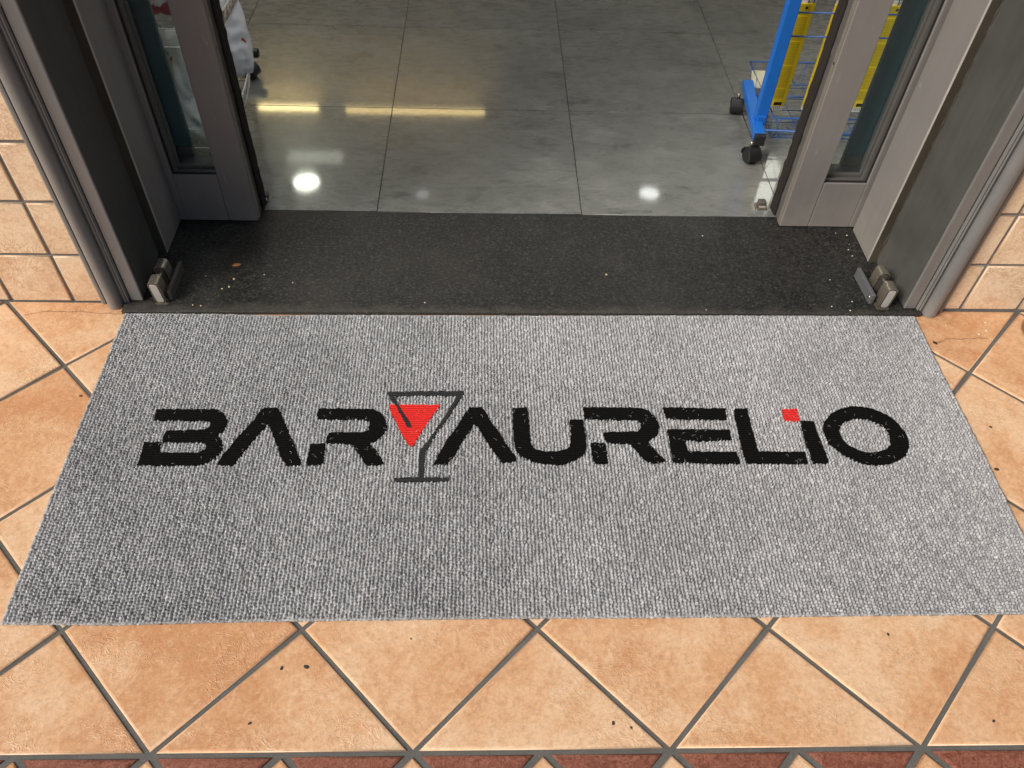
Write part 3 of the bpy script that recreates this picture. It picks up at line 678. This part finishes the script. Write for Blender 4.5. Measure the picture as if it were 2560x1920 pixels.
# stray fibres standing out of the loops
fb = MB(); LETT = [np.array(OUTLINE[n]) for n in INL]
for kf in range(1500):
    if kf < 60:
        P_ = LETT[random.randrange(len(LETT))]; x0, y0 = P_.mean(0)+(P_.max(0)-P_.min(0))*np.array([random.uniform(-.6,.6),random.uniform(-.6,.6)])
    else: x0, y0 = random.uniform(-1.0,1.0), random.uniform(-.86,-.04)
    an = random.uniform(0,6.28); ln = random.uniform(.004,.011); cvx = random.uniform(-1.6,1.6); pts = []; x, y = x0, y0
    for q in range(4):
        pts.append((x,y,.0068+.0024*math.sin(q*1.05)+random.uniform(0,.0006))); x += math.cos(an)*ln/3; y += math.sin(an)*ln/3; an += cvx*.5
    fb.tube(pts, .00017, 3, caps=False)
fo = fb.build('stray_fibres', plain('pale_fibre', (.55,.54,.52), .8), mat_t); fo['kind'] = 'stuff'

# ================================================================ shop lamps (seen mirrored in the polished floor), plus added unseen fill panels
def strip_lamp(x0, x1, y, e, col, label, w=.05):
    t = thing('strip_lamp', label, 'lamp', ((x0+x1)/2,y,2.9), 'warm strip lamps on the shop ceiling')
    MB().box(x0-.02,x1+.02,y-w,y+w,2.868,2.8995).build('housing', WHITEPL, t, bevel=.003)
    MB().box(x0,x1,y-w*.55,y+w*.55,2.856,2.8675).build('diffuser', m_emit('warm_tube', col, e), t)
strip_lamp(-2.38,-1.79,5.88,26,(1,.80,.36),'short warm strip lamp mirrored in the floor near the left door')
strip_lamp(-1.51,-.12,5.86,12,(1,.74,.30),'long warm strip lamp mirrored in the middle of the floor')
fs = MB().box(-2.6,.05,6.02,6.06,2.15,2.8985).build('fascia_board', plain('cream_fascia', (.62,.52,.36), .6)); tag(fs, 'cream fascia board behind the warm strip lamps at the shop ceiling', 'panel')
def downlight(x, y, r, e, col, label):
    t = thing('downlight', label, 'lamp', (x,y,2.9), 'round downlights in the shop ceiling')
    MB().lathe([(r*1.25,2.8995),(r*1.25,2.892),(r*1.02,2.889),(r*1.0,2.897)], (x,y,0), 'z', 32).build('trim_ring', WHITEPL, t)
    MB().lathe([(r*.99,2.8985),(r*.99,2.894),(.0005,2.8935)], (x,y,0), 'z', 32).build('lens', m_emit('cool_lens', col, e), t)
downlight(-1.73,4.66,.11,45,(.94,1,.82),'bright round downlight mirrored in the floor by the left door')
downlight(1.39,4.57,.09,12,(.96,1,.95),'round downlight mirrored in the floor on the right')
downlight(-.67,4.50,.06,2.5,(1,1,1),'faint round downlight mirrored in the middle of the floor')
pt = thing('light_panel', 'bright square ceiling panel mirrored in the floor at the right door', 'lamp', (2.62,4.6,2.9))
MB().box(2.30,2.72,4.30,5.2,2.885,2.8995).build('panel_frame', WHITEPL, pt)
MB().box(2.32,2.70,4.32,5.18,2.878,2.8845).build('diffuser', m_emit('panel_glow', (.97,1,.88), 5), pt)
pt = thing('light_panel', 'small rectangular ceiling panel mirrored in the floor behind the round lamp', 'lamp', (-1.75,5.05,2.9))
MB().box(-1.98,-1.42,4.94,5.16,2.885,2.8995).build('panel_frame', WHITEPL, pt)
MB().box(-1.95,-1.45,4.97,5.13,2.878,2.8845).build('diffuser', m_emit('panel_glow_dim', (.95,1,.85), 2.5), pt)

for lx in (-1.0,1.0):  # panels added out of view to brighten the shop inside
    for ly, w in ((.60,'front'),(2.6,'second')):
        pt = thing('light_panel', 'added fill light panel on the shop ceiling, out of view, %s row on the %s' % (w,'left' if lx<0 else 'right'), 'lamp', (lx,ly,2.9), 'added fill light panels out of view')
        MB().box(lx-.31,lx+.31,ly-.31,ly+.31,2.885,2.8995).build('panel_frame', WHITEPL, pt)
        MB().box(lx-.295,lx+.295,ly-.295,ly+.295,2.878,2.8845).build('diffuser', m_emit('fill_glow', (1,.985,.95), 10), pt)

# ================================================================ blue wire rack on castors, right
rk = thing('wire_rack', 'blue wire display rack on black castors behind the right door', 'rack', (.95,.85,GZ))
bm_ = MB(); zb0, zb1 = .075, .104
def beam(m, p0, p1, w, z0, z1):
    a = Vector(p0); b = Vector(p1); d = (b-a).normalized(); nn = Vector((-d.y,d.x))*w/2
    c = [a-nn,b-nn,b+nn,a+nn]; m.prism([(q.x,q.y) for q in c], z0, z1); return m
beam(MB(), (.738,.682), (.772,1.015), .034, zb0, zb1).build('foot_beam', BLUE, rk, bevel=.0025)
ec = beam(MB(), (.7366,.664), (.7382,.6815), .0345, zb0-.006, zb1+.0005).build('end_cap', BLACKPL, rk, bevel=.003)
MB().box(.737,.775,.756,.786,zb1+.0005,1.75).build('post', BLUE, rk, bevel=.003)
MB().box(.742,.770,.7475,.7555,zb1-.016,zb1+.018).build('post_bracket', BLUE, rk, bevel=.002)
def castor(x, y, ang, parent):
    rw = .025; ca, sa = math.cos(ang), math.sin(ang)
    def tf(m):
        m.v = [(x+ca*a-sa*b, y+sa*a+ca*b, c) for a,b,c in m.v]; return m
    c = bpy.data.objects.new('castor', None); COL.objects.link(c); c.location = (x-parent.location.x,y-parent.location.y,0); c.parent = parent; c.matrix_parent_inverse = Matrix()
    def kid(m, nm, mat):
        o = tf(m).build(nm, mat); o.parent = c; o.matrix_parent_inverse = Matrix.Translation((-x,-y,-GZ)); return o
    for s_ in (-1,1):
        kid(MB().lathe([(.0005,s_*.0205),(.017,s_*.0205),(rw-.002,s_*.0185),(rw,s_*.015),(rw,s_*.005),(rw-.004,s_*.0035),(.0005,s_*.0035)], (0,0,GZ+rw+.0002), 'x', 28), 'wheel', BLACKPL)
    hd_ = MB(); pr = [(rw*1.1*math.cos(R(a)), GZ+rw+rw*1.1*math.sin(R(a))) for a in range(-10,201,15)]
    pr2 = [(rw*1.02*math.cos(R(a)), GZ+rw+rw*1.02*math.sin(R(a))) for a in range(200,-11,-15)]
    hd_.prism(pr+pr2, -.021, .021, 'x'); kid(hd_, 'hood', BLACKPL)
    kid(MB().tube([(0,.012,GZ+rw*1.9),(0,.012,zb0+.002)], .006, 10), 'stem', STEEL)
castor(.724,.668,R(18),rk); castor(.738,.962,R(-12),rk)
wr = lambda pts, r=.0027, n=6: MB().tube(pts, r, n)
for z in (.355,.425,.495,.62,.75): wr([(.776,.80,z),(1.35,.80,z)]).build('cross_wire', BLUEWIRE, rk)
wr([(.776,.9385,.089),(1.35,.925,.089)], .0035).build('cross_wire', BLUEWIRE, rk)
wr([(.755,.705,.101),(1.35,.70,.085)], .0035).build('cross_wire', BLUEWIRE, rk)
bk = MB(); bx0, bx1, by0, by1, zt, zl = .790,1.34,.735,1.10,.125,.050
bk.tube([(bx0,by0,zt),(bx1,by0,zt),(bx1,by1,zt),(bx0,by1,zt)], .003, 6, closed=True)
bk.tube([(bx0+.012,by0+.012,zl),(bx1,by0+.012,zl),(bx1,by1-.012,zl),(bx0+.012,by1-.012,zl)], .0024, 6, closed=True)
nzz = 16
for yy, yl in ((by0,by0+.012),(by1,by1-.012)):
    pts = []
    for i in range(nzz+1): pts.append((bx0+.004+(bx1-bx0-.01)*i/nzz, yy if i%2==0 else yl, zt if i%2==0 else zl))
    bk.tube(pts, .0017, 5)
for i in range(6): bk.tube([(bx0+.02+i*.09,by0,zt),(bx0+.02+i*.09,by0+.012,zl),(bx0+.02+i*.09,by1-.012,zl),(bx0+.02+i*.09,by1,zt)], .0015, 5)
for i in range(5): bk.tube([(bx0,by0+.03+i*.075,zt),(bx0+.012,by0+.03+i*.075,zl),(bx1,by0+.03+i*.075,zl)], .0015, 5)
bk.build('basket', BLUEWIRE, rk)
for x in (.838,.945,1.105):
    h_ = MB()
    for s_ in (-.010,.010): h_.tube([(x+s_,.80,.49),(x+s_,.835,.475),(x+s_*.7,.85,.425),(x+s_*.7,.85,.415)], .0016, 5)
    h_.build('hook', BLACKPL, rk)
def m_pack():
    s = NT('yellow_printed_pack'); v = s.coord(); sp = s.n('SeparateXYZ'); s.l(v, sp.inputs[0]); z = sp.outputs[2]; x = sp.outputs[0]
    col = s.ramp(s.noise(v, 12, 2), [(.3,(.78,.56,.012)),(.7,(.86,.64,.02))])
    # printed lines of small text
    ln = s.math('PINGPONG', s.math('MULTIPLY', z, 420), 1.0); sx = s.n('VectorMath', operation='MULTIPLY'); sx.inputs[1].default_value = (900,1,420); s.l(v, sx.inputs[0])
    txt = s.math('GREATER_THAN', s.math('MULTIPLY', ln, s.noise(sx.outputs[0], 1.0, 1)), .30)
    blk = s.math('PINGPONG', s.math('MULTIPLY', z, 26), 1.0); gate = s.math('GREATER_THAN', blk, .05)
    inx = s.math('LESS_THAN', s.math('ABSOLUTE', s.math('ADD', x, .0045)), .0165)
    tz = s.math('GREATER_THAN', z, .042)
    f = s.math('MULTIPLY', s.math('MULTIPLY', txt, gate), s.math('MULTIPLY', inx, tz))
    panel = s.math('MULTIPLY', s.math('MULTIPLY', gate, inx), tz)
    col = s.mix(s.math('MULTIPLY', panel, .32), col, (.25,.18,.008))
    col = s.mix(s.math('MULTIPLY', f, .4), col, (.05,.035,.01))
    # white foot with bars, black label above it
    foot = s.math('LESS_THAN', z, .017); col = s.mix(foot, col, (.72,.71,.68))
    bars = s.math('GREATER_THAN', s.noise(v, 1, 0) if False else s.math('PINGPONG', s.math('MULTIPLY', x, 330), 1.0), .55)
    bz = s.math('MULTIPLY', foot, s.math('GREATER_THAN', z, .005)); bx_ = s.math('LESS_THAN', s.math('ABSOLUTE', s.math('ADD', x, .003)), .013)
    col = s.mix(s.math('MULTIPLY', s.math('MULTIPLY', bars, bz), s.math('MULTIPLY', bx_, .75)), col, (.02,.02,.02))
    lab = s.math('MULTIPLY', s.math('MULTIPLY', s.math('GREATER_THAN', z, .020), s.math('LESS_THAN', z, .031)), s.math('LESS_THAN', s.math('ABSOLUTE', x), .013))
    col = s.mix(lab, col, (.015,.010,.006))
    return s.out(col, .32)
PACK = m_pack()
for i, (x, y, z0, z1, lab) in enumerate(((.829,.85,.088,.432,'long yellow snack pack hanging beside the blue rack post'),(.938,.852,.088,.432,'long yellow snack pack half hidden by the right door edge'),(1.100,.85,.088,.432,'long yellow snack pack seen through the right door glass'))):
    t = thing('snack_pack', lab, 'snack pack', (x,y,z0), 'yellow snack packs hanging on the blue rack')
    H_ = z1-z0; o = MB().prism(rrect(.048,H_,.006,0,H_/2), -.006, .006, 'y').build('pouch', PACK, None, bevel=.002); o.parent = t
    hl = MB().lathe([(.0001,-.0066),(.0045,-.0066),(.0045,-.0055)], (0,0,H_-.012), 'y', 12).build('hanging_hole', BLACKPL, None); hl.parent = t
    fl = MB().box(-.024,.024,-.0009,.0009,H_-.004,H_+.012).build('header_flap', WHITEPL, None); fl.parent = t
tag(MB().add([(.805,1.062,.058),(.86,1.060,.058),(.862,1.088,.085),(.806,1.090,.085),(.805,1.063,.056),(.86,1.061,.056),(.862,1.089,.083),(.806,1.091,.083)],[(0,1,2,3),(4,7,6,5),(0,4,5,1),(1,5,6,2),(2,6,7,3),(3,7,4,0)]) or COL.objects[-1], '', '') if False else None
pc = MB(); pc.add([(.800,1.050,.056),(.868,1.048,.056),(.870,1.085,.100),(.802,1.088,.100),(.800,1.0525,.055),(.868,1.0505,.055),(.870,1.0875,.099),(.802,1.0905,.099)],[(0,1,2,3),(4,7,6,5),(0,4,5,1),(1,5,6,2),(2,6,7,3),(3,7,4,0)])
tag(pc.build('price_card', plain('cream_card', (.62,.60,.45), .6)), 'small cream card leaning in the blue wire basket', 'card')

# ================================================================ white bread rack, left
lr = thing('bread_rack', 'white wire bread rack with curved shelf bands behind the left door', 'rack', (-1.25,.95,GZ))
def bowed(z, xm, ym, R_, y0, y1, n=20, off=0): return [(xm-off-(R_-math.sqrt(R_*R_-(y-ym)**2)), y, z) for y in [y0+(y1-y0)*k/n for k in range(n+1)]]
def m_band():
    s = NT('printed_shelf_band'); v = s.coord(); sc = s.n('VectorMath', operation='MULTIPLY'); sc.inputs[1].default_value = (1,95,60); s.l(v, sc.inputs[0])
    a = s.noise(sc.outputs[0], 1, 2, .6); sp = s.n('SeparateXYZ'); s.l(v, sp.inputs[0])
    seg = s.math('GREATER_THAN', s.math('PINGPONG', s.math('MULTIPLY', sp.outputs[1], 60), 1), .35)
    f = s.math('MULTIPLY', s.math('GREATER_THAN', a, .52), seg)
    c = s.mix(f, (.66,.62,.56), s.ramp(s.noise(v, 14, 1), [(.4,(.30,.03,.02)),(.6,(.22,.17,.12))]))
    return s.out(c, .4)
BAND = m_band()
for (z, xm, ym, R_, y0, y1) in ((.165,-.842,.70,1.0,.44,1.16),(.455,-.806,.72,1.4,.44,1.2)):
    top = bowed(z+.019,xm,ym,R_,y0,y1); bot = bowed(z-.019,xm-.006,ym,R_,y0,y1); n = len(top)
    m = MB(); m.add(top+bot+[(a-.0022,b,c) for a,b,c in top]+[(a-.0022,b,c) for a,b,c in bot], [f for i in range(n-1) for f in ((n+i,n+i+1,i+1,i),(2*n+i,2*n+i+1,3*n+i+1,3*n+i),(i,i+1,2*n+i+1,2*n+i),(n+i,3*n+i,3*n+i+1,n+i+1))], True)
    m.build('shelf_band', BAND, lr)
    MB().tube(bowed(z+.0215,xm+.001,ym,R_,y0,y1), .003, 6).build('band_wire', WHITEWIRE, lr)
    MB().tube(bowed(z-.0215,xm-.005,ym,R_,y0,y1), .003, 6).build('band_wire', WHITEWIRE, lr)
    sw = MB()
    for k in range(8):
        yy = y0+.03+k*(y1-y0-.06)/7; xx = xm-(R_-math.sqrt(R_*R_-(yy-ym)**2)); sw.tube([(xx-.004,yy,z-.012),(-1.55,yy,z-.012)], .0017, 5)
    sw.build('shelf_wires', WHITEWIRE, lr)
for (x, y) in ((-1.02,1.17),(-1.02,.47),(-1.52,1.17)):
    MB().tube([(x,y,.09),(x,y,1.5)], .010, 12).build('upright', WHITEWIRE, lr)
for z in (.20,.33,.40): MB().tube([(-1.02,.47,z),(-1.02,1.17,z+.02)], .0022, 6).build('side_wire', WHITEWIRE, lr)
MB().tube([(-1.02,.47,.20),(-1.03,.70,.40),(-1.02,.93,.2),(-1.02,1.17,.40)], .0022, 6).build('side_wire', WHITEWIRE, lr)
MB().tube([(-1.55,1.165,.085),(-.912,1.165,.085)], .016, 14).build('leg_tube', WHITEPL, lr)
MB().lathe([(.0005,.012),(.014,.012),(.0165,.009),(.0165,-.004)], (-.912,1.165,.085), 'x', 18).build('tube_cap', BLACKPL, lr)
castor(-.932,1.135,R(70),lr)
def m_bag(name, base, cols, th=.60):
    s = NT(name); v = s.coord(rnd=True); c = s.mix(.4, base, s.ramp(s.noise(v, 30, 3), [(.3,.85),(.7,1.08)]), 'MULTIPLY')
    for i, cc in enumerate(cols):
        mp = s.n('Mapping'); mp.inputs['Location'].default_value = (i*3.3,i*1.7,i*.9); s.l(v, mp.inputs[0])
        c = s.mix(s.ramp(s.noise(mp.outputs[0], 11+3*i, 2, .5, .4), [(th,0),(th+.02,1)]), c, cc)
    cr = s.noise(v, 34, 5, .6, 1.6)
    return s.out(c, .34, s.bump(cr, .35, .006), spec=.5)
def bag(name, label, c, w, h, th, lean, rz, mat, seed, grp):
    n, m_ = 22, 30; vs = []; fs = []; off = seed*7.13
    for side in (-1,1):
        b0 = len(vs)
        for j in range(m_+1):
            for i in range(n+1):
                a = 2*i/n-1; b = 2*j/m_-1
                t_ = th*((1-abs(a)**2.6)*(1-abs(b)**3.2))**.6
                p = Vector((a*w/2*(1-.18*abs(b)**4), side*t_, (b+1)/2*h))
                ns = noise.noise(Vector((p.x*22+off,p.y*9,p.z*16)))*.012*min(1,t_/th*1.4) + noise.noise(Vector((p.x*60+off,side*3,p.z*44)))*.005
                rid = (1-abs(noise.noise(Vector((p.x*30+p.z*24+off,side*5,p.z*14))))*2.2)*.006*min(1,t_/th*1.4)
                p.y += side*(ns+max(rid,-.004)); p.x += noise.noise(Vector((p.z*14+off,a*2,3)))*.010; p.z += noise.noise(Vector((a*5+off,1.5,b)))*.008*(abs(b)>.8)
                vs.append(p)
        fs += [(b0+j*(n+1)+i,b0+j*(n+1)+i+1,b0+(j+1)*(n+1)+i+1,b0+(j+1)*(n+1)+i) for j in range(m_) for i in range(n)]
    rot = Matrix.Rotation(rz,3,'Z') @ Matrix.Rotation(lean,3,'X')
    o = MB(); o.add([tuple(rot @ p) for p in vs], fs, True)
    ob = o.build(name, mat, None); ob.location = c; return tag(ob, label, 'bag', grp)
BAGW = m_bag('white_bread_bag', (.88,.90,.92), ((.62,.40,.02),(.42,.05,.03)), .725)
BAGT = m_bag('pale_bread_bag', (.90,.92,.90), ((.50,.24,.06),(.55,.50,.40)), .68)
BAGR = m_bag('red_white_bread_bag', (.82,.78,.76), ((.50,.03,.035),(.50,.08,.10)), .52)
G_ = 'bread bags on the white rack'
bag('bread_bag', 'white crumpled bread bag bulging out of the rack beside the left door edge', (-.900,.825,.172), .165, .235, .05, R(-4), R(28), BAGW, 1, G_)
bag('bread_bag', 'pale bread bag standing behind the left door glass', (-.99,.62,.075), .19, .31, .045, R(-22), R(-8), BAGT, 2, G_)
bag('bread_bag', 'red and white bread bag at the top behind the left door glass', (-.985,.655,.44), .19, .26, .045, R(-18), R(6), BAGR, 3, G_)
bag('bread_bag', 'white bread bag above the curved band beside the left door edge', (-.90,.86,.475), .17, .25, .05, R(3), R(20), BAGW, 4, G_)

# ================================================================ jar at the right, crumbs, leaf scraps
jt_ = thing('plastic_jar', 'clear plastic jar on the floor by the right tiled wall', 'jar', (1.345,-.088,0))
MB().lathe([(.0005,.0008),(.060,.0008),(.064,.004),(.065,.012),(.062,.09),(.0635,.094),(.0635,.098),(.0605,.098),(.0595,.09),(.062,.014),(.058,.006),(.0005,.005)], (1.345,-.088,0), 'z', 40).build('jar_wall', CLEAR, jt_)
MB().lathe([(.0636,.0905),(.0655,.092),(.0655,.097),(.0636,.0985)], (1.345,-.088,0), 'z', 40).build('rim', CLEAR, jt_)
MB().lathe([(.0005,.0062),(.055,.0066),(.0565,.012)], (1.345,-.088,0), 'z', 40).build('base_ring', plain('grey_translucent_base', (.30,.28,.27), .3), jt_)
def scrap(name, x, y, z, r, mat, label, cat, grp, el_=1.6, hz=.45):
    me = bpy.data.meshes.new(name); bm = bmesh.new(); bmesh.ops.create_icosphere(bm, subdivisions=2, radius=1)
    sd = random.uniform(0,50); an = random.uniform(0,3.14)
    for q in bm.verts:
        k_ = 1+.45*noise.noise(q.co*1.6+Vector((sd,sd,0))); p = Vector((q.co.x*r*el_*k_, q.co.y*r*k_, max(-.75,q.co.z)*r*hz*k_))
        q.co = Matrix.Rotation(an,3,'Z') @ p
    for f in bm.faces: f.smooth = True
    bm.to_mesh(me); bm.free(); o = link(name, me, mat); o.location = (x,y,z+r*hz*.72); return tag(o, label, cat, grp)
CRUMB = plain('bread_crumb', (.62,.47,.27), .8); PALE = plain('pale_crumb', (.66,.64,.56), .8); DKS = plain('dark_scrap', (.035,.028,.024), .8); LEAFM = plain('dry_leaf', (.34,.15,.045), .6)
scrap('dry_leaf', -.780,.137,GZ,.0062,LEAFM,'small orange-brown dry leaf on the black threshold','leaf',None,1.9,.3)
for x, y in ((-.775,.081),(-.798,.043),(-.781,.050),(-.858,-.020),(-.837,-.022),(.213,.116)):
    scrap('crumb', x,y,GZ,random.uniform(.0018,.0028),CRUMB,'tan bread crumb on the black threshold','crumb','tan crumbs on the threshold',1.3,.6)
for x, y in ((-.27,-.002),(.507,.289),(.825,.106),(.462,-.018),(-.851,.092),(.918,.208),(.912,.143),(.90,.31),(.93,.30),(.925,.26),(.86,.02),(.80,.00),(-.70,.10),(-.62,.07),(.845,-.015),(.915,.235)):
    scrap('pale_crumb', x,y,GZ,random.uniform(.0009,.0019),PALE,'tiny pale crumb on the black threshold','crumb','pale crumbs on the threshold',1.3,.6)
for x, y in ((1.19,-.075),(1.165,-.088),(1.20,-.045),(1.205,-.118),(1.09,-.055)):
    scrap('pale_crumb', x,y,0,random.uniform(.0015,.0024),PALE,'tiny pale crumb on the floor tile by the right wall','crumb','pale crumbs by the right wall',1.3,.6)
ORD = ('leftmost', 'second from left', 'large, third from left', 'fourth from left', 'fifth from left', 'sixth from left', 'seventh from left', 'rightmost')
for w, (x, y, r_) in zip(ORD, ((-.516,-1.051,.004),(-.478,-.955,.0045),(-.434,-.953,.0062),(-.249,-.901,.0028),(.113,-1.056,.0045),(.144,-1.064,.003),(.655,-.897,.0042),(.792,-1.058,.004))):
    scrap('leaf_scrap', x,y,.0002,r_*.55,DKS,'dark leaf scrap on the tiles in front of the doormat, '+w,'leaf scrap','dark scraps in front of the mat',1.5,.18)
for w, (x, y, r_) in zip(('halfway along the mat edge','close against the mat edge, nearest the viewer','at the end of the tile crack'), ((1.067,-.394,.0045),(1.030,-.514,.0062),(1.037,-.1215,.0075))):
    scrap('leaf_scrap', x,y,.0002,r_*.6,DKS,'dark leaf scrap right of the doormat, '+w,'leaf scrap','dark scraps right of the mat',1.5,.18)
scrap('leaf_scrap', -1.044,-.316,.0002,.0032,plain('brown_scrap',(.16,.06,.025),.8),'small brown scrap on the tile left of the doormat','leaf scrap',None,1.3,.2)
